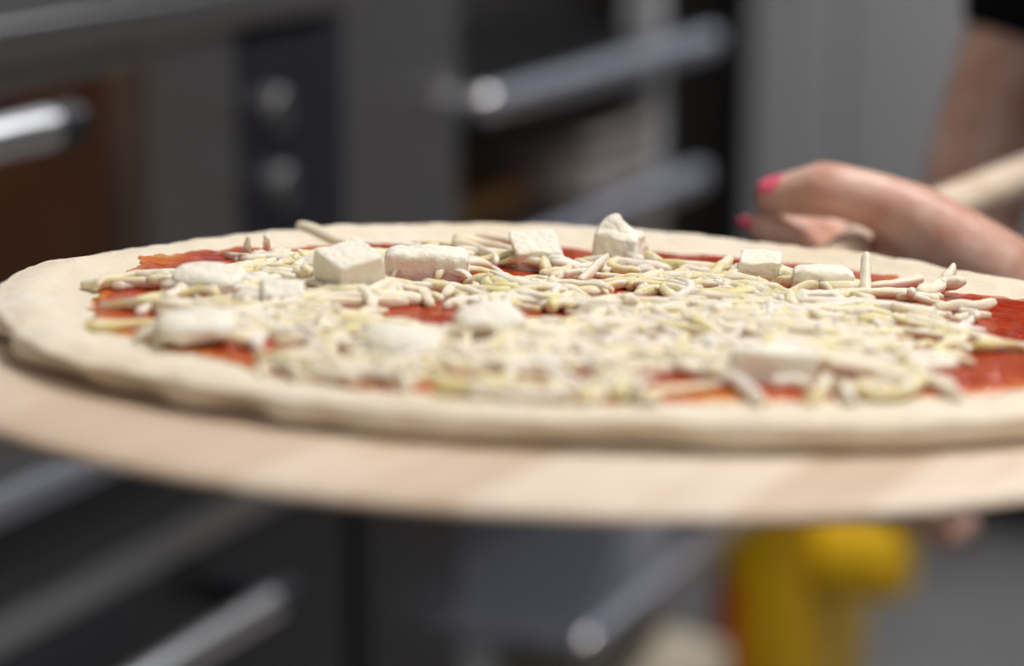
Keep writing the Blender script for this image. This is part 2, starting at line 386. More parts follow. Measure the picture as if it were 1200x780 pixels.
# ------------------------------------------------------------------ pizza frame: U across, V away, N up
U = Vector((0.99928187, -0.00813658, -0.0370073)); V = Vector((0.00671559, 0.99924137, -0.03836116)); N = U.cross(V).normalized()
CP = Vector((0.0251, 0.97718764, 1.10760869))
PM = Matrix(((U.x, V.x, N.x, CP.x), (U.y, V.y, N.y, CP.y), (U.z, V.z, N.z, CP.z), (0, 0, 0, 1)))
def pl(u, v, w=0): return PM @ Vector((u, v, w))

# --- wooden peel; local Y runs along the handle
HA = math.atan2(224, 100)
PR = .2405
peel = thing('pizza_peel', 'round pale wooden peel with a long handle, carrying the raw pizza', 'pizza peel', PM @ Matrix.Translation((-.0065, -.0475, -.0115)) @ Matrix.Rotation(HA - math.pi / 2, 4, 'Z'))
def blade_outline():
    pts = []
    # neck half width at distance y from centre
    n = 140; a_n = R(90 - 19)
    for i in range(n + 1):
        a = a_n - (2 * a_n + math.pi) * i / n + 0
        pts.append((PR * math.cos(a), PR * math.sin(a)))
    # pts run clockwise from right shoulder round the bottom to left shoulder
    xs, ys = PR * math.cos(a_n), PR * math.sin(a_n)
    left = []
    for k in range(1, 14):
        t = k / 13
        x = xs + (.0155 - xs) * (1 - (1 - t) ** 2.3); y = ys + .118 * t ** .9
        left.append((-x + .009 * t, y))
    right = [(-x + .018 * (1 - (i + 0) / 12), y) for i, (x, y) in enumerate(reversed(left))]
    return pts + left + right
ol = blade_outline()
no = len(ol); cx0, cy0 = 0, 0
v = []; f = []
prof = [(-.004, .0), (-.0012, .0012), (0, .0035), (0, .0062), (-.0012, .0088), (-.004, .0101), (-.02, .0105)]
prof = [(-.11, 0), (-.05, .0015), (-.014, .0052), (-.003, .0058), (-.0008, .0066), (0, .0078), (-.0008, .0094), (-.0030, .0104), (-.02, .0105)]
for (off, z) in prof:
    for i, (x, y) in enumerate(ol):
        px, py = ol[i - 1]; qx, qy = ol[(i + 1) % no]
        tx, ty = qx - px, qy - py; L_ = math.hypot(tx, ty) or 1
        nx, ny = -ty / L_, tx / L_      # clockwise outline -> outward is left of the tangent
        rr = off if math.hypot(x, y) < PR + .03 else max(off, -.004)
        v.append((x + nx * rr, y + ny * rr, z))
for j in range(len(prof) - 1):
    for i in range(no): f.append((j * no + i, j * no + (i + 1) % no, (j + 1) * no + (i + 1) % no, (j + 1) * no + i))
f.append(tuple(range(no))[::-1]); f.append(tuple((len(prof) - 1) * no + i for i in range(no)))
blade = MB().add(v, f).build('blade', wood_m, peel, smooth=False, bevel=0)
blade.data.polygons.foreach_set('use_smooth', [True] * len(blade.data.polygons)); 
es = blade.modifiers.new('e', 'EDGE_SPLIT'); es.split_angle = R(50)
MB().tube([(.009, y_, z_) for y_, z_ in ((.300, .0055), (.325, .006), (.352, .008), (.52, .0115), (.726, .0115), (.768, .0115), (.774, .0115))], [.007, .0115, .0120, .0125, .013, .013, .009], 32).build('handle', wood_m, peel)

# --- dough
OUT = {180: 226, 168: 226, 156: 219, 143: 213, 130: 218, 112: 218, 100: 228, 90: 225, 78: 218, 70: 216, 52: 221, 37: 213, 28: 219, 10: 226, 0: 228, -30: 231, -54: 233, -61: 228, -75: 221, -89: 219, -103: 218, -118: 222, -133: 227, -142: 230, -151: 228, -160: 224, -172: 225}
ks = sorted((k % 360, r) for k, r in OUT.items())
ka = np.array([k for k, _ in ks]); kr = np.array([r for _, r in ks]) / 1000
def outline(th): # th in radians, array
    a = np.degrees(th) % 360
    return np.interp(a, np.r_[ka - 360, ka, ka + 360], np.r_[kr, kr, kr])
_sm = np.linspace(0, 2 * np.pi, 721)[:-1]; _o = outline(_sm); kk = np.hanning(15); kk /= kk.sum()
_o = np.real(np.fft.ifft(np.fft.fft(_o) * np.fft.fft(np.roll(np.r_[kk, np.zeros(720 - 15)], -7))))
def rim_r(th): return float(np.interp((th % (2 * np.pi)), np.r_[_sm, 2 * np.pi], np.r_[_o, _o[0]]))
def nz3(x, y, z=0, s=1): return noise.noise(Vector((x * s, y * s, z)))
def dough_h(x, y):
    th = math.atan2(y, x); r = math.hypot(x, y); Rr = rim_r(th); d = Rr - r
    base = .0066 + .0006 * nz3(x, y, 3, 45)
    rim = math.exp(-((d - .013) / .014) ** 2)
    h = base + rim * (.0040 + .0014 * nz3(math.cos(th) * 3, math.sin(th) * 3, 1) + .0014 * nz3(x, y, 7, 60))
    return h + .0006 * nz3(x, y, 9, 150)
DENT = [(-141, 6, .0055), (-131, 4, .0045), (-121, 3.2, .006), (-112, 3, .002), (-92, 7, .0035), (-84, 6, .004), (-72, 4, .002), (-55, 8, .002), (-157, 4, .003)]
NT = 540
v = []; f = []; cols = []
radii = [0, .03, .06, .09, .12, .145, .165] + [None]
inner = [i / 34 for i in range(35)]
rows = []
edge = [(1.0, .0035), (.6, .0012)]
thn = [2 * math.pi * k / NT for k in range(NT)]
nring = 62
for j in range(nring):
    row = []
    for k in range(NT):
        th = thn[k]; Rr = rim_r(th) + .0012 * nz3(math.cos(th) * 14, math.sin(th) * 14, 2) + .0005 * nz3(math.cos(th) * 50, math.sin(th) * 50, 5)
        t = (j + 1) / nring; r = (Rr - .0052) * (1 - (1 - t) ** 1.5)
        x, y = r * math.cos(th), r * math.sin(th); row.append((x, y, dough_h(x, y)))
    rows.append(row)
top = rows[-1]
for j in range(1, 15):
    a = math.pi * j / 14; row = []
    for k in range(NT):
        th = thn[k]; x0, y0, h0 = top[k]; r0 = math.hypot(x0, y0); hh = h0 / 2
        deg = math.degrees(th); deg = deg - 360 if deg > 180 else deg
        low = max(0, min(1, (a - .55) / 1.1))
        dn = sum(1.7 * am * math.exp(-((deg - c0) / w0) ** 2) for c0, w0, am in DENT)
        bulge = .0062 * math.sin(a) ** .8
        r = r0 + bulge - low * dn + .0007 * nz3(x0 * 1.0, y0, a, 90) * math.sin(a)
        z = hh + hh * math.cos(a)
        row.append((r * math.cos(th), r * math.sin(th), z))
    rows.append(row)
for row in rows: v += row
nr_ = len(rows)
for j in range(nr_ - 1):
    for k in range(NT): f.append((j * NT + k, j * NT + (k + 1) % NT, (j + 1) * NT + (k + 1) % NT, (j + 1) * NT + k))
v.append((0, 0, dough_h(0, 0))); c0 = len(v) - 1
for k in range(NT): f.append((c0, k, (k + 1) % NT))
v.append((0, 0, 0)); c1 = len(v) - 1
for k in range(NT): f.append((c1, (nr_ - 1) * NT + (k + 1) % NT, (nr_ - 1) * NT + k))
pizza = thing('raw_pizza', 'unbaked round pizza base with red sauce, lying on the wooden peel', 'pizza', PM)
MB().add(v, f).build('dough', dough_m, pizza)

# --- sauce
SE = [(189, 186), (203, 190), (154, 193), (140, 186), (129, 178), (104, 173), (86, 160), (72, 169), (55, 175), (47, 182), (33, 176), (24, 180), (18, 199), (8, 206), (-8, 208), (-22, 206), (222, 181), (244, 185), (259, 182), (290, 174), (307, 186), (320, 200)]
se = sorted((a % 360, r / 1000) for a, r in SE); sa = np.array([a for a, _ in se]); sr = np.array([r for _, r in se])
def sauce_edge(th):
    return float(np.interp(math.degrees(th) % 360, np.r_[sa - 360, sa, sa + 360], np.r_[sr, sr, sr]))
G = .0013; n_ = int(.44 / G) + 1; vid = {}; v = []; f = []; thick = []
def sauce_t(x, y):
    r = math.hypot(x, y); th = math.atan2(y, x)
    d = sauce_edge(th) - r + .007 * nz3(x, y, 4, 60) + .004 * nz3(x, y, 14, 190)
    if d < 0: return -1
    e = min(1, d / .016)
    bl = .5 + .5 * nz3(x, y, 8, 38); fine = .5 + .5 * nz3(x, y, 18, 160)
    return e ** .5 * (.32 + .6 * bl + .12 * fine * e)
for i in range(n_):
    for j in range(n_):
        x = -.22 + i * G; y = -.22 + j * G
        t = sauce_t(x, y)
        if t >= 0: vid[i, j] = len(v); v.append((x, y, dough_h(x, y) + .0002 + .0026 * t)); thick.append(t)
for (i, j), a in list(vid.items()):
    q = [(i, j), (i + 1, j), (i + 1, j + 1), (i, j + 1)]
    if all(p in vid for p in q): f.append(tuple(vid[p] for p in q))
me = bpy.data.meshes.new('tomato_sauce'); me.from_pydata(v, [], f)
at = me.attributes.new('thick', 'FLOAT', 'POINT'); at.data.foreach_set('value', thick)
so = link('tomato_sauce', me, sauce_m, pizza)
sm = so.modifiers.new('s', 'SOLIDIFY'); sm.thickness = .0012; sm.offset = -1

# ------------------------------------------------------------------ height field the toppings settle on (1 mm cells)
HG = .001; HN = 460; H0 = -.23
hf = np.zeros((HN, HN))
for i in range(HN):
    for j in range(HN):
        x = H0 + i * HG; y = H0 + j * HG
        if (i % 2 == 0 and j % 2 == 0):
            r = math.hypot(x, y)
            h = dough_h(x, y) if r < .236 else 0
            t = sauce_t(x, y) if r < .21 else -1
            if t >= 0: h += .0002 + .0026 * t
            hf[i:i + 2, j:j + 2] = h
def cell(x, y): return int(round((x - H0) / HG)), int(round((y - H0) / HG))

GAPS = [(-172, -23, 13, 12), (-166, 54, 18, 9), (-158, 30, 14, 8), (-165, -78, 15, 12), (-118, -124, 24, 8), (-109, 112, 9, 8), (-41, 127, 13, 7), (-12, 125, 7, 9), (-61, -31, 16, 12), (-53, -59, 12, 10), (-9, -39, 12, 9), (18, 15, 13, 9), (4, 121, 8, 14), (50, 146, 30, 7), (97, 130, 14, 12), (121, 108, 15, 12), (143, 80, 14, 14), (126, 22, 13, 8), (178, 38, 26, 32), (172, -24, 20, 26), (142, -121, 23, 10), (160, -92, 26, 18), (60, -161, 28, 9), (27, -144, 10, 5), (-36, -158, 20, 7), (-93, -106, 7, 8), (-2, -150, 9, 6), (112, 116, 12, 10), (-88, 22, 8, 9), (-30, 46, 8, 8), (-20, 72, 12, 6)]
FU = (-170, -140, -120, -100, -80, -40, 0, 20, 60, 90, 105, 130, 150, 165, 175); FV = (40, 90, 96, 104, 118, 124, 108, 104, 96, 82, 66, 52, 42, 14, -20)
def in_gap(x, y):
    if y * 1000 > np.interp(x * 1000, FU, FV): return True
    for a, b_, ra, rb in GAPS:
        if ((x * 1000 - a) / ra) ** 2 + ((y * 1000 - b_) / rb) ** 2 < (1.9 if x < -.14 or abs(x) < .075 and y > -.07 else 1.4 if y > -.06 or x > .10 else 1.0): return True
    return False

# --- cheese chunks
def chunk_mesh(name, sx, sy, sz, seed, rnd=.0007, rough_=.00045, lean=(0, 0), peak=None, wedge=False, crink=0):
    bm = bmesh.new(); bmesh.ops.create_cube(bm, size=1)
    bmesh.ops.subdivide_edges(bm, edges=bm.edges, cuts=17, use_grid_fill=True)
    for vv in bm.verts:
        p = vv.co * 2
        k = min(.9, 2 * rnd / min(sx, sy, sz)) * 1.4
        q = Vector([max(-1 + k, min(1 - k, c)) for c in p]); dlt = p - q
        if dlt.length > 1e-6: p = q + dlt.normalized() * k if sum(abs(c) > 1e-6 for c in dlt) > 1 else p
        x, y, z = p.x * sx / 2, p.y * sy / 2, (p.z + 1) * sz / 2
        x += lean[0] * z; y += lean[1] * z
        tz = (p.z + 1) / 2
        if wedge: z *= .25 + .75 * (1 - (p.y + 1) / 2) 
        if peak:
            dd = ((p.x - peak[0]) ** 2 + (p.y - peak[1]) ** 2); z *= .72 + .42 * math.exp(-dd / .55)
            x *= 1 - .22 * tz; y *= 1 - .2 * tz
        x *= 1 - .06 * tz
        P_ = Vector((x, y, z)) + Vector((seed * 1.7, seed * .9, 0))
        nv = Vector((noise.noise(P_ * 90), noise.noise(P_ * 90 + Vector((9, 0, 0))), noise.noise(P_ * 90 + Vector((0, 9, 0))))) * rough_ * 2.2
        nv += Vector((noise.noise(P_ * 330), noise.noise(P_ * 330 + Vector((9, 0, 0))), noise.noise(P_ * 330 + Vector((0, 9, 0))))) * rough_ * .8
        if crink: y += crink * math.sin(x * 2 * math.pi / .0065) * (1 if abs(p.y) > .6 else .2)
        vv.co = Vector((x, y, z)) + (nv if z > .001 else nv * .3)
    me = bpy.data.meshes.new(name); bm.to_mesh(me); bm.free(); return me
CH = [ # u, v, sx, sy, sz, yaw, options, label, material
 (-89, -2, 21, 20, 17.5, 40, 22, {}, 'tall sharp-edged cube of white cheese, left of the long block', feta_m),
 (-61, 45, 35, 14, 13, 2, 12, dict(crink=.0004, rnd=.0022), 'long block of white cheese with crinkled end beside the tall cube', feta_m),
 (20, 111, 23, 19, 18, -20, 10, dict(peak=(-.3, .2), rough_=.0009, rnd=.0012), 'peaked craggy chunk of white cheese, highest on the far side', feta_m),
 (-14, 94, 21, 19, 11, 12, 24, dict(lean=(-.25, .1)), 'flat-topped white cheese piece left of the peaked chunk', feta_m),
 (-142, -12, 29, 20, 8.5, -12, 12, dict(rnd=.0019), 'rounded white cheese slab beside the sauce at the left', feta_m),
 (77, 71, 18, 15, 12, -6, 14, {}, 'small square white cheese piece near the far right sauce', feta_m),
 (101, 49, 26, 12, 11.5, -3, 8, dict(rnd=.002), 'low white cheese block behind an upright shred at the right', feta_m),
 (-112, -35, 17, 13, 8, 8, 20, {}, 'small white cheese piece just in front of the tall cube, left', feta_m),
 (-135, -106, 27, 19, 8, 14, 16, dict(rnd=.0019), 'blurred white cheese piece nearest the left rim', feta_m),
 (-62, -130, 26, 18, 8, -8, 22, dict(rnd=.0018), 'blurred white cheese slab in the near middle of the pizza', feta_m),
 (-33, -88, 24, 20, 9.5, 32, 20, dict(rnd=.002), 'bright blurred white cheese lump near the pizza centre', feta_m),
 (63, -136, 29, 14, 12.5, 2, 3, {}, 'blurred pale block lying at the near right of the pizza', feta_m),
 (-55, 118, 24, 10, 7, -10, 0, dict(wedge=True, rnd=.0006, rough_=.0003), 'thin yellow cheese wedge behind the long white block', slice_m)]
chunks = []
def rest_h(x, y, r=.006):
    i, j = cell(x, y); k = int(r / HG); return float(np.percentile(hf[i - k:i + k + 1, j - k:j + k + 1], 80))
def place_chunk(c):
    u_, v_, sx, sy, sz, yaw, tilt, op, lab, mt = c
    u_, v_, sx, sy, sz = [q / 1000 for q in (u_, v_, sx, sy, sz)]
    z = rest_h(u_, v_) - .0006 - (.0025 if len(chunks) > 5 else .0)
    o = link('yellow_cheese_wedge' if mt is slice_m else 'white_cheese_chunk', chunk_mesh('cheese_chunk', sx, sy, sz, len(chunks) + 1, **op), mt)
    o.matrix_world = PM @ Matrix.Translation((u_, v_, z + .35 * sy * math.sin(R(tilt)))) @ Matrix.Rotation(R(tilt), 4, 'X') @ Matrix.Rotation(R(yaw), 4, 'Z')
    tag(o, lab, 'cheese', 'cheese pieces on the pizza'); chunks.append(o)
    ca, sn = math.cos(R(yaw)), math.sin(R(yaw)); m_ = int(max(sx, sy) / HG) + 2; i0, j0 = cell(u_, v_)
    for i in range(i0 - m_, i0 + m_):
        for j in range(j0 - m_, j0 + m_):
            if 0 <= i < HN and 0 <= j < HN:
                dx = H0 + i * HG - u_; dy = H0 + j * HG - v_; lx = dx * ca + dy * sn; ly = -dx * sn + dy * ca
                if abs(lx) < sx / 2 + .0022 and abs(ly) < sy / 2 + .0022: hf[i, j] = max(hf[i, j], z + sz)
TALL = (0, 1, 2, 3, 5, 6)
# --- shreds
shreds = []   # (rings: points, radius, tint)
def settle(pts2, r, lift=None, stiff=5):
    """drop a curved strand onto the height field, returns 3-D points"""
    n = len(pts2); hs = []
    k = 1
    for x, y in pts2:
        i, j = cell(x, y); i = min(max(i, 3), HN - 4); j = min(max(j, 3), HN - 4)
        hs.append(float(hf[i - k:i + k + 1, j - k:j + k + 1].max()))
    hs = np.array(hs) + r * .80
    # a stiff strand bridges the dips
    for _ in range(stiff):
        s2 = hs.copy(); s2[1:-1] = (hs[:-2] + hs[2:]) / 2; hs = np.maximum(hs - .0003, s2)
    bs = np.array([dough_h(x, y) for x, y in pts2]); ab = np.maximum(hs - bs, 0); CAPH = .0085
    hs = bs + CAPH * (1 - np.exp(-ab / CAPH)) 
    if lift is not None: hs = hs + lift
    for (x, y), z in zip(pts2, hs):
        i, j = cell(x, y)
        for di in range(-k - 1, k + 2):
            for dj in range(-k - 1, k + 2):
                a, c = i + di, j + dj; q = math.hypot(di * HG, dj * HG)
                if 0 <= a < HN and 0 <= c < HN and q < r * 1.05: hf[a, c] = max(hf[a, c], z + math.sqrt(max(0, r * r - q * q)) * .8)
    return [Vector((x, y, z)) for (x, y), z in zip(pts2, hs)]
def strand(u_, v_, ang, L_, curv, wob):
    n = 16; pts = []; x, y = u_, v_; a = ang; st = L_ / n; pre = []
    aa = ang - curv / 2
    x -= math.cos(ang) * L_ / 2; y -= math.sin(ang) * L_ / 2
    for i in range(n + 1):
        pts.append((x, y)); t = i / n
        aa = ang - curv / 2 + curv * t + wob * math.sin(t * 5 + u_ * 900)
        x += math.cos(aa) * st; y += math.sin(aa) * st
    return pts
def shred_mesh(P, r, tint, asp, seed):
    n = 8; v = []; f = []; M_ = len(P)
    Z = Vector((0, 0, 1)); roll0 = (seed * 2.399) % math.pi; tw = ((seed * 7) % 11 - 5) * .12
    for i, p in enumerate(P):
        t = (P[min(i + 1, M_ - 1)] - P[max(i - 1, 0)]).normalized()
        s_ = t.cross(Z); s_ = s_.normalized() if s_.length > .1 else Vector((1, 0, 0)); w = s_.cross(t)
        fr_ = i / (M_ - 1); e = min(1, (min(fr_, 1 - fr_) * 6 + .45)) ** .6
        if seed % 5 < 2: e *= 1 - .55 * fr_ ** 2
        rr = r * e * (1 + .07 * math.sin(i * 1.1 + seed))
        ro = roll0 + tw * fr_
        for k in range(n):
            a = 2 * math.pi * k / n + math.pi / 8
            c_, q_ = math.cos(a), math.sin(a)
            c_ = math.copysign(abs(c_) ** .55, c_); q_ = math.copysign(abs(q_) ** .55, q_)
            lx, ly = c_ * rr, q_ * rr * asp
            v.append(p + s_ * (lx * math.cos(ro) - ly * math.sin(ro)) + w * (lx * math.sin(ro) + ly * math.cos(ro)))
    for i in range(M_ - 1):
        for k in range(n): f.append((i * n + k, i * n + (k + 1) % n, (i + 1) * n + (k + 1) % n, (i + 1) * n + k))
    f.append(tuple(range(n))[::-1]); f.append(tuple((M_ - 1) * n + k for k in range(n)))
    return v, f
def rnd_shred(scale=1.0):
    for _ in range(60):
        x = random.uniform(-.19, .19); y = random.uniform(-.185, .185); r = math.hypot(x, y); th = math.atan2(y, x)
        lim = min(sauce_edge(th), .182) - (.006 if y > -.09 else -.001) + random.gauss(0, .004)
        if r < lim and not in_gap(x, y) and x < .165: break
    ang = random.uniform(0, math.pi); L_ = random.choice([random.uniform(.012, .024), random.uniform(.024, .040), random.uniform(.034, .056)]) * scale
    curv = random.gauss(0, 1.1); wob = random.uniform(0, .3)
    pts = strand(x, y, ang, L_, curv, wob)
    bad = sum(in_gap(a, b_) for a, b_ in pts[::4])
    if bad > 1: return rnd_shred(scale)
    rr = random.triangular(.0014, .0029, .0022)
    lift = None
    z = random.random()
    if z < .04:
        n = len(pts); q = np.linspace(0, 1, n); lift = (q ** 2) * random.uniform(.002, .006)
        if random.random() < .5: lift = lift[::-1]
    return pts, rr, lift
for c in [CH[i] for i in TALL]: place_chunk(c)
def add_shred(pts, rr, lift=None, tint=None):
    P = settle(pts, rr, lift)
    tn = min(1, max(0, random.gauss(.5, .34))) if tint is None else tint
    shreds.append((P, rr, tn, random.uniform(.72, 1.0)))
NSH = 800
for i in range(int(NSH * .55)): add_shred(*rnd_shred())
for i, c in enumerate(CH):
    if i not in TALL: place_chunk(c)
for o in chunks: pass
def on_chunk(pts):
    for c in CH:
        if c[4] < 9.6 : continue
        for x, y in pts[::3]:
            if math.hypot(x * 1000 - c[0], y * 1000 - c[1]) < max(c[2], c[3]) * .56: return True
    return False
k = 0
while k < int(NSH * .45):
    p_ = rnd_shred()
    if on_chunk(p_[0]): continue
    add_shred(*p_); k += 1
# strands the photo shows one by one: points (u, v) in mm, lift in mm at each end, radius, label
SPECIAL = [
 ([(-124, 168), (-112, 157), (-99, 144)], (.4, 0), 2.2, .35, 'pale yellow shred lying alone on the far left rim'),
 ([(-140, 96), (-139, 92), (-138, 88)], (0, 7), 1.9, .3, 'short shred standing up at the far left edge of the cheese'),
 ([(-132, 104), (-131, 98), (-131, 94)], (0, 8), 1.9, .35, 'stubby shred tip poking up just right of the far left one'),
 ([(-138, 62), (-118, 74), (-98, 72), (-86, 66)], (0, 0), 2.4, .5, 'long arched shred left of the tall cheese cube'),
 ([(-43, 172), (-28, 160), (-15, 138), (-10, 118)], (1, 0), 2.4, .4, 'long curved shred crossing from the far rim over red sauce'),
 ([(-52, 124), (-38, 130), (-26, 108), (-16, 84)], (3, 0), 2.4, .55, 'bent yellowish shred draped over the end of the long block'),
 ([(2, 52), (8, 66), (14, 78)], (0, 6), 2.2, .3, 'shred sticking up right of the long cheese block'),
 ([(117, 36), (118, 46), (119, 56)], (0, 13), 2.3, .25, 'upright pale shred leaning in front of the low block at right'),
 ([(122, 66), (134, 70), (146, 76)], (0, 3), 2.2, .3, 'pale shred reaching over the far right sauce'),
 ([(139, 42), (147, 50), (152, 60), (159, 52)], (1, 6), 3.0, .3, 'knotted pale shred raised at the far right of the cheese'),
 ([(150, 56), (155, 62), (157, 66)], (0, 11), 2.7, .3, 'stub of shred standing on the knot at the right'),
 ([(104, 30), (124, 40), (140, 24), (150, 10)], (0, 0), 2.3, .5, 'long shred arching over an orange sauce patch at the right'),
 ([(140, 6), (158, 12), (166, 20)], (0, 3), 2.3, .4, 'shred ending at the red sauce at the right side'),
 ([(82, 96), (86, 92), (90, 86)], (6, 0), 1.7, .3, 'thin sliver of cheese standing behind the small square piece'),
 ([(56, 60), (62, 78), (66, 84)], (0, 5), 2.2, .75, 'yellowish shred end rising left of the small square piece'),
 ([(-176, -92), (-160, -80), (-140, -84)], (0, 0), 2.2, .9, 'yellow shred lying on the dough at the left rim'),
]
special = []
def resample(pts, n=17):
    p = np.array(pts, float); 
    for _ in range(3):  # corner cutting
        q = [p[0]]
        for a, b_ in zip(p[:-1], p[1:]): q += [a * .75 + b_ * .25, a * .25 + b_ * .75]
        q.append(p[-1]); p = np.array(q)
    d_ = np.r_[0, np.cumsum(np.hypot(*np.diff(p, axis=0).T))]; t = np.linspace(0, d_[-1], n)
    return [(float(np.interp(k, d_, p[:, 0])), float(np.interp(k, d_, p[:, 1]))) for k in t]
for pts, (l0, l1), r_, tn, lab in SPECIAL:
    q = [(x / 1000, y / 1000) for x, y in resample(pts)]
    t = np.linspace(0, 1, 17); lift = (l0 * (1 - t) ** 1.5 + l1 * t ** 1.5) / 1000
    add_shred(q, r_ / 1000, lift, tn); special.append((len(shreds) - 1, lab))
# geometry of every shred, and which of them show largest from the camera
CAM = Vector((0, 0, 1.32)); TH = R(12.4)
geo = [shred_mesh(P, r, t, a, i) for i, (P, r, t, a) in enumerate(shreds)]
vv = []; ff = []; owner = []
for i, (v, f) in enumerate(geo):
    b0 = len(vv); vv += v; ff += [tuple(b0 + k for k in q) for q in f]; owner += [i] * len(f)
b0 = len(vv)
for o in chunks:
    M_ = PM.inverted() @ o.matrix_world; b0 = len(vv); vv += [M_ @ p.co for p in o.data.vertices]; ff += [tuple(b0 + k for k in p.vertices) for p in o.data.polygons]; owner += [-1] * len(o.data.polygons)
bvh = BVHTree.FromPolygons(vv, ff)
PI_ = PM.inverted(); org = PI_ @ CAM; count = [0] * len(geo)
F3 = Vector((0, math.cos(TH), -math.sin(TH))); U3 = Vector((0, math.sin(TH), math.cos(TH))); X3 = Vector((1, 0, 0))
for py in range(250, 480, 2):
    for px in range(60, 1200, 2):
        dr = F3 * 3000 + X3 * (px - 600) - U3 * (py - 390)
        hit = bvh.ray_cast(org, (PI_.to_3x3() @ dr).normalized())
        if hit[2] is not None and owner[hit[2]] >= 0: count[owner[hit[2]]] += 1
named = dict(special)
rest = sorted((i for i in range(len(geo)) if i not in named), key=lambda i: -count[i])
solo = set(list(named) + rest[:300 - len(named)])
def shred_obj(name, idx, center=True):
    vs = []; fs = []; tv = []
    c = sum(shreds[idx[0]][0], Vector()) / len(shreds[idx[0]][0]) if center else Vector()
    for i in idx:
        v, f = geo[i]; b0 = len(vs); vs += [p - c for p in v]; fs += [tuple(b0 + k for k in q) for q in f]; tv += [shreds[i][2]] * len(v)
    me = bpy.data.meshes.new(name); me.from_pydata(vs, [], fs)
    at = me.attributes.new('tint', 'FLOAT', 'POINT'); at.data.foreach_set('value', tv)
    o = link(name, me, shred_m)
    o.matrix_world = PM @ Matrix.Translation(c)
    return o
GL = 'loose grated cheese shreds heaped over the sauce'
for i in sorted(solo):
    o = shred_obj('cheese_shred', [i])
    tag(o, named.get(i, 'pale grated cheese shred in the loose heap covering the pizza sauce'), 'cheese shred', GL)
o = shred_obj('grated_cheese', [i for i in range(len(geo)) if i not in solo], False)
tag(o, 'grated cheese mass filling between and under the larger shreds', 'grated cheese', kind='stuff')
# crumb by the peaked chunk
m = MB().ball((0, 0, 0), (.0032, .003, .0028), n=14).build('cheese_crumb', feta_m)
m.matrix_world = PM @ Matrix.Translation((.0275, .0985, dough_h(.0275, .0985) + .0056)); tag(m, 'round crumb of white cheese at the foot of the peaked chunk', 'cheese', 'cheese pieces on the pizza')

# ------------------------------------------------------------------ person
ps = thing('person', 'person in black short-sleeved top with pink nails gripping the peel handle', 'person', Matrix.Translation((.62, 1.70, 0)))
PO = Vector((.62, 1.70, 0))
class Body(MB):
    def cap(s, *pr, n=20):
        P = [Vector(p[:3]) - PO for p in pr]; return s.tube(P, [p[3] for p in pr], n, round_end=True)
    def ell(s, c, r, rot=None, n=24): return s.ball(Vector(c) - PO, r, rot, n)
    def fin(s, name, m, parent, voxel, it=6):
        o = s.build(name, m, parent)
        r = o.modifiers.new('r', 'REMESH'); r.mode = 'VOXEL'; r.voxel_size = voxel; r.use_smooth_shade = True
        q = o.modifiers.new('s', 'SMOOTH'); q.factor = .5; q.iterations = it
        return o
bd = Body()
SHL = (.55, 1.47, 1.26); SHR = (.455, 1.86, 1.32)
fdir = Vector((-.96, -.26, 0)).normalized(); TR = Matrix.Rotation(math.atan2(fdir.y, fdir.x) - math.pi, 3, 'Z')  # local -x forward
# torso, pelvis, neck
bd.ell((.515, 1.665, 1.21), (.115, .165, .16), TR); bd.ell((.55, 1.68, 1.08), (.10, .135, .16), TR); bd.ell((.60, 1.70, .93), (.115, .165, .14), TR)
bd.cap((.48, 1.84, 1.31, .05), (.50, 1.67, 1.35, .055), (.545, 1.49, 1.26, .05))
bd.cap((.50, 1.67, 1.33, .055), (.475, 1.66, 1.43, .05), (.455, 1.655, 1.47, .05))
# legs
for yy, fx in ((1.62, -.02), (1.79, .02)):
    bd.cap((.61, yy, .90, .085), (.60 + fx, yy + .005, .50, .056), (.61 + fx, yy, .36, .052), (.625 + fx, yy, .10, .036))
    bd.cap((.64 + fx, yy, .05, .034), (.53 + fx, yy - .02, .035, .03))
# head, turned down towards the pizza
HD = Vector((.425, 1.645, 1.545)); HR = TR @ Matrix.Rotation(R(-22), 3, 'Y')
def hp(x, y, z): return HD + HR @ Vector((x, y, z))
bd.ell(HD, (.092, .074, .105), HR); bd.ell(hp(-.028, 0, -.055), (.058, .052, .055), HR); bd.ell(hp(-.045, 0, -.085), (.028, .026, .022), HR)
bd.cap((*hp(-.088, 0, .005), .008), (*hp(-.104, 0, -.028), .012)); bd.ell(hp(-.096, .009, -.031), (.009, .008, .007), HR); bd.ell(hp(-.096, -.009, -.031), (.009, .008, .007), HR)
for sg in (1, -1):
    bd.ell(hp(-.0735, sg * .031, .0085), (.0125, .017, .0055), HR); bd.ell(hp(-.0725, sg * .031, -.0085), (.012, .016, .005), HR)
    bd.ell(hp(.005, sg * .075, -.01), (.018, .008, .030), HR); bd.ell(hp(-.066, sg * .032, -.022), (.022, .020, .018), HR)
    bd.cap((*hp(-.084, sg * .014, .024), .006), (*hp(-.078, sg * .045, .026), .006))
bd.ell(hp(-.084, 0, -.057), (.014, .022, .008), HR)
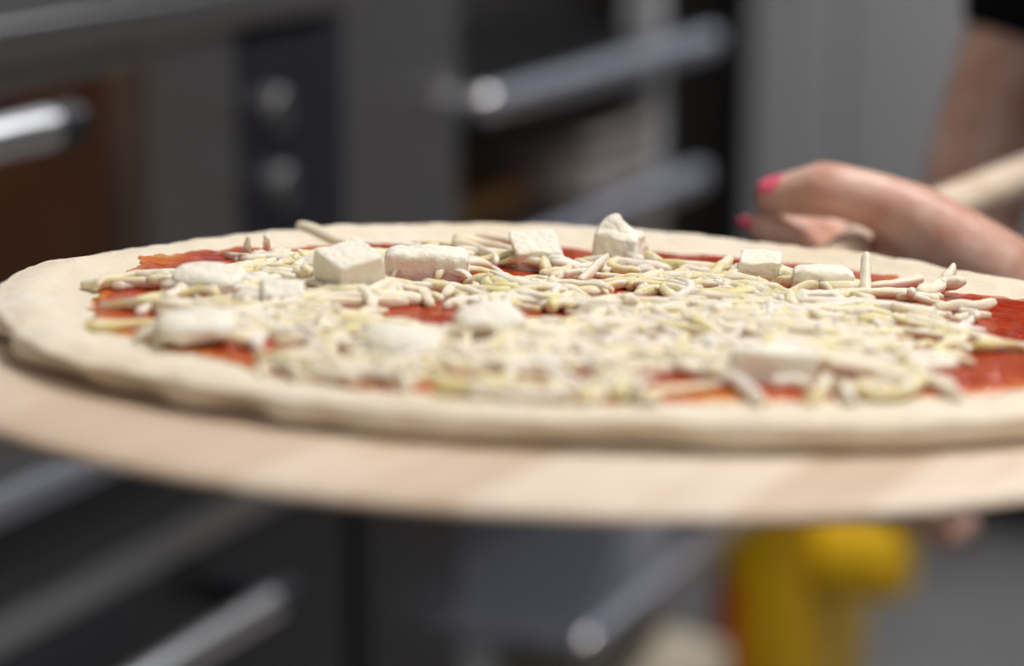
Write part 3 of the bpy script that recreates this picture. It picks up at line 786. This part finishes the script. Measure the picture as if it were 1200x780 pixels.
# left arm with the gripping hand
bd.cap((*SHL, .050), (.50, 1.37, 1.13, .044), (.437, 1.272, .975, .038), (.38, 1.245, .998, .040), (.30, 1.218, 1.031, .031), (.262, 1.204, 1.055, .0255), (.2325, 1.206, 1.079, .0235))
bd.cap((.2325, 1.206, 1.082, .023), (.2135, 1.209, 1.0955, .0205), (.1925, 1.215, 1.1100, .0170), (.1735, 1.2205, 1.1175, .0140), (.1575, 1.225, 1.1208, .0136), (.1505, 1.229, 1.1210, .0142), (.1396, 1.2359, 1.1180, .0118), (.1275, 1.2408, 1.1165, .0096))
HDV = Vector((.0072, .0160, -.0012))
mc = [Vector((.2020, 1.2640, 1.0690)) + HDV * k for k in range(4)]
for k in range(4):
    fl = (1, 1.06, 1.0, .84)[k]; r0 = (.0098, .0098, .0092, .0082)[k]
    bd.cap((.2310, 1.214, 1.080, .020), (*(mc[k] * .5 + Vector((.2310, 1.218, 1.080)) * .5), .0165), (*mc[k], .0135))
    o_ = HDV * k
    ch = [Vector((.2020, 1.2640, 1.0690)), Vector((.1770, 1.2600, 1.0665)), Vector((.1530, 1.2520, 1.0830)), Vector((.1400, 1.2475, 1.0935)), Vector((.1240, 1.2480, 1.0985))]
    base = ch[0]
    pts = [base + (c - base) * (1 if i < 2 else (1 + (fl - 1) * .5)) + o_ for i, c in enumerate(ch)]
    rr = (r0 * 1.25, r0 * 1.05, r0 * 1.03, r0 * .93, r0 * .86)
    bd.cap(*[(*p, q) for p, q in zip(pts, rr)], n=16)
bd.cap((.2265, 1.216, 1.082, .022), (.2080, 1.222, 1.092, .0185), (.1900, 1.228, 1.093, .0160)); bd.ell((.205, 1.246, 1.079), (.013, .022, .020))                       # web and heel of the thumb
# right arm hanging behind the peel, hand loosely closed
bd.cap((*SHR, .052), (.41, 1.858, 1.235, .047), (.373, 1.853, 1.1335, .045), (.339, 1.832, 1.037, .041), (.330, 1.815, 1.00, .038), (.322, 1.785, .955, .038), (.312, 1.755, .915, .027), (.308, 1.742, .880, .024))
bd.ell((.302, 1.734, .853), (.020, .040, .036), TR)
for k in range(4):
    a = Vector((.288, 1.712 + .0185 * k, .836)); l_ = (1, 1.05, 1, .85)[k]
    bd.cap((a.x + .012, a.y, a.z, .0105), (a.x - .006, a.y - .003, a.z - .022 * l_, .0098), (a.x + .012, a.y - .003, a.z - .040 * l_, .0092), (a.x + .030, a.y, a.z - .030 * l_, .0085), n=14)
bd.cap((.296, 1.708, .876, .014), (.285, 1.694, .852, .0115), (.288, 1.697, .825, .0100), (.295, 1.700, .808, .009), n=14)
person_body = bd.fin('skin_body', skin, ps, .0026, 7)
# nails: thin curved shells lying on the finger tips
def nail(parent, c, fwd, up, l_, w_):
    fwd = Vector(fwd).normalized(); up = Vector(up); up = (up - fwd * up.dot(fwd)).normalized(); sd = fwd.cross(up)
    m_ = MB(); v = []; f = []; A, B_ = 9, 9
    for i in range(A):
        for j in range(B_):
            a = -1 + 2 * i / (A - 1); b_ = -1 + 2 * j / (B_ - 1)
            lx = a * l_ / 2; ly = b_ * w_ / 2 * math.sqrt(max(.02, 1 - max(0, abs(a) - .45) ** 2 * 2.6))
            z = -abs(b_) ** 2 * w_ * .23 - max(0, a) ** 2 * .0012
            v.append(Vector(c) - PO + fwd * lx + sd * ly + up * z)
    for i in range(A - 1):
        for j in range(B_ - 1): f.append((i * B_ + j, (i + 1) * B_ + j, (i + 1) * B_ + j + 1, i * B_ + j + 1))
    o = m_.add(v, f).build('fingernail', nail_m, parent); s_ = o.modifiers.new('t', 'SOLIDIFY'); s_.thickness = .0011; s_.offset = 0
    o['label'] = 'glossy pink fingernail'
    return o
nail(ps, (.1258, 1.2352, 1.1245), (-.0130, .0042, -.004), (-.30, -.50, .85), .0135, .0115)
nail(ps, (.1155, 1.2455, 1.1000), (-.012, -.004, .008), (-.65, -.4, .2), .009, .009)
for sg in (1, -1):
    MB().ball(hp(-.0715, sg * .031, .001) - PO, .0125, n=20).build('eye', eye_m, ps); MB().ball(hp(-.0805, sg * .031, -.0005) - PO, .0052, n=14).build('iris', iris_m, ps)
MB().ball(hp(-.0925, 0, -.057) - PO, (.007, .021, .006), HR, n=16).build('lips', lip_m, ps)
# clothing
sh = Body()
sh.ell((.515, 1.665, 1.21), (.125, .175, .168), TR); sh.ell((.55, 1.68, 1.08), (.112, .147, .17), TR); sh.ell((.595, 1.70, .96), (.122, .172, .10), TR)
sh.cap((.48, 1.84, 1.31, .058), (.50, 1.67, 1.33, .060), (.545, 1.49, 1.26, .058))
sh.cap((*SHR, .060), (.41, 1.858, 1.235, .057), (.381, 1.855, 1.157, .0565)); sh.cap((*SHL, .058), (.512, 1.395, 1.165, .054))
sh.fin('short_sleeved_top', shirt_m, ps, .005, 5)
tr = Body(); tr.ell((.60, 1.70, .93), (.123, .173, .13), TR)
for yy, fx in ((1.62, -.02), (1.79, .02)):
    tr.cap((.61, yy, .90, .093), (.60 + fx, yy + .005, .50, .066), (.61 + fx, yy, .36, .062), (.625 + fx, yy, .10, .050))
tr.fin('trousers', trouser_m, ps, .008, 4)
for yy, fx in ((1.62, -.02), (1.79, .02)):
    b_ = Body(); b_.cap((.645 + fx, yy, .050, .045), (.58 + fx, yy - .01, .045, .043), (.52 + fx, yy - .022, .034, .034)); b_.fin('shoe', shoe_m, ps, .005, 3)
# hair: cap on the skull and locks falling over the right shoulder
hr = Body()
hr.ell(hp(.014, 0, .026), (.098, .085, .100), HR); hr.cap((*hp(-.045, .03, .075), .022), (*hp(-.005, .068, .04), .022), (*hp(.02, .08, -.02), .02)); hr.cap((*hp(-.045, -.03, .075), .022), (*hp(-.005, -.068, .04), .022), (*hp(.02, -.08, -.02), .02)); hr.ell(hp(.052, 0, -.03), (.060, .074, .09), HR)
random.seed(3)
def lock(a, b_, c_, d_, r0, k=9):
    for i in range(k):
        j = lambda s_: Vector((random.uniform(-s_, s_), random.uniform(-s_, s_), 0))
        o_ = j(.012)
        hr.cap((*(Vector(a) + o_), r0), (*(Vector(b_) + o_ + j(.004)), r0), (*(Vector(c_) + o_ + j(.006)), r0 * .8), (*(Vector(d_) + o_ * .9 + j(.008) + Vector((0, 0, random.uniform(-.004, .03)))), r0 * .35), n=10)
lock((.44, 1.71, 1.52), (.415, 1.742, 1.42), (.365, 1.765, 1.29), (.328, 1.766, 1.166), .0075, 7)
lock((.49, 1.71, 1.52), (.50, 1.74, 1.42), (.50, 1.76, 1.34), (.52, 1.77, 1.26), .013, 9)
lock((.49, 1.61, 1.52), (.505, 1.59, 1.42), (.51, 1.58, 1.34), (.53, 1.57, 1.26), .013, 9)
lock((.50, 1.66, 1.52), (.56, 1.66, 1.42), (.60, 1.66, 1.34), (.62, 1.66, 1.24), .014, 10)
hr.fin('hair', hair_m, ps, .0034, 2)

# ------------------------------------------------------------------ camera
cd = bpy.data.cameras.new('camera'); cam = bpy.data.objects.new('camera', cd); C.objects.link(cam)
cam.location = CAM; cam.rotation_euler = (math.pi / 2 - TH, 0, 0)
cd.sensor_width = 36; cd.lens = 90; cd.clip_start = .05; cd.clip_end = 50
cd.dof.use_dof = True; cd.dof.focus_distance = 1.045; cd.dof.aperture_fstop = 3.45
sc = bpy.context.scene; sc.camera = cam
sc.view_settings.view_transform = 'Standard'; sc.view_settings.look = 'None'; sc.view_settings.gamma = 1
sc.view_settings.use_curve_mapping = False; sc.view_settings.exposure = -.12
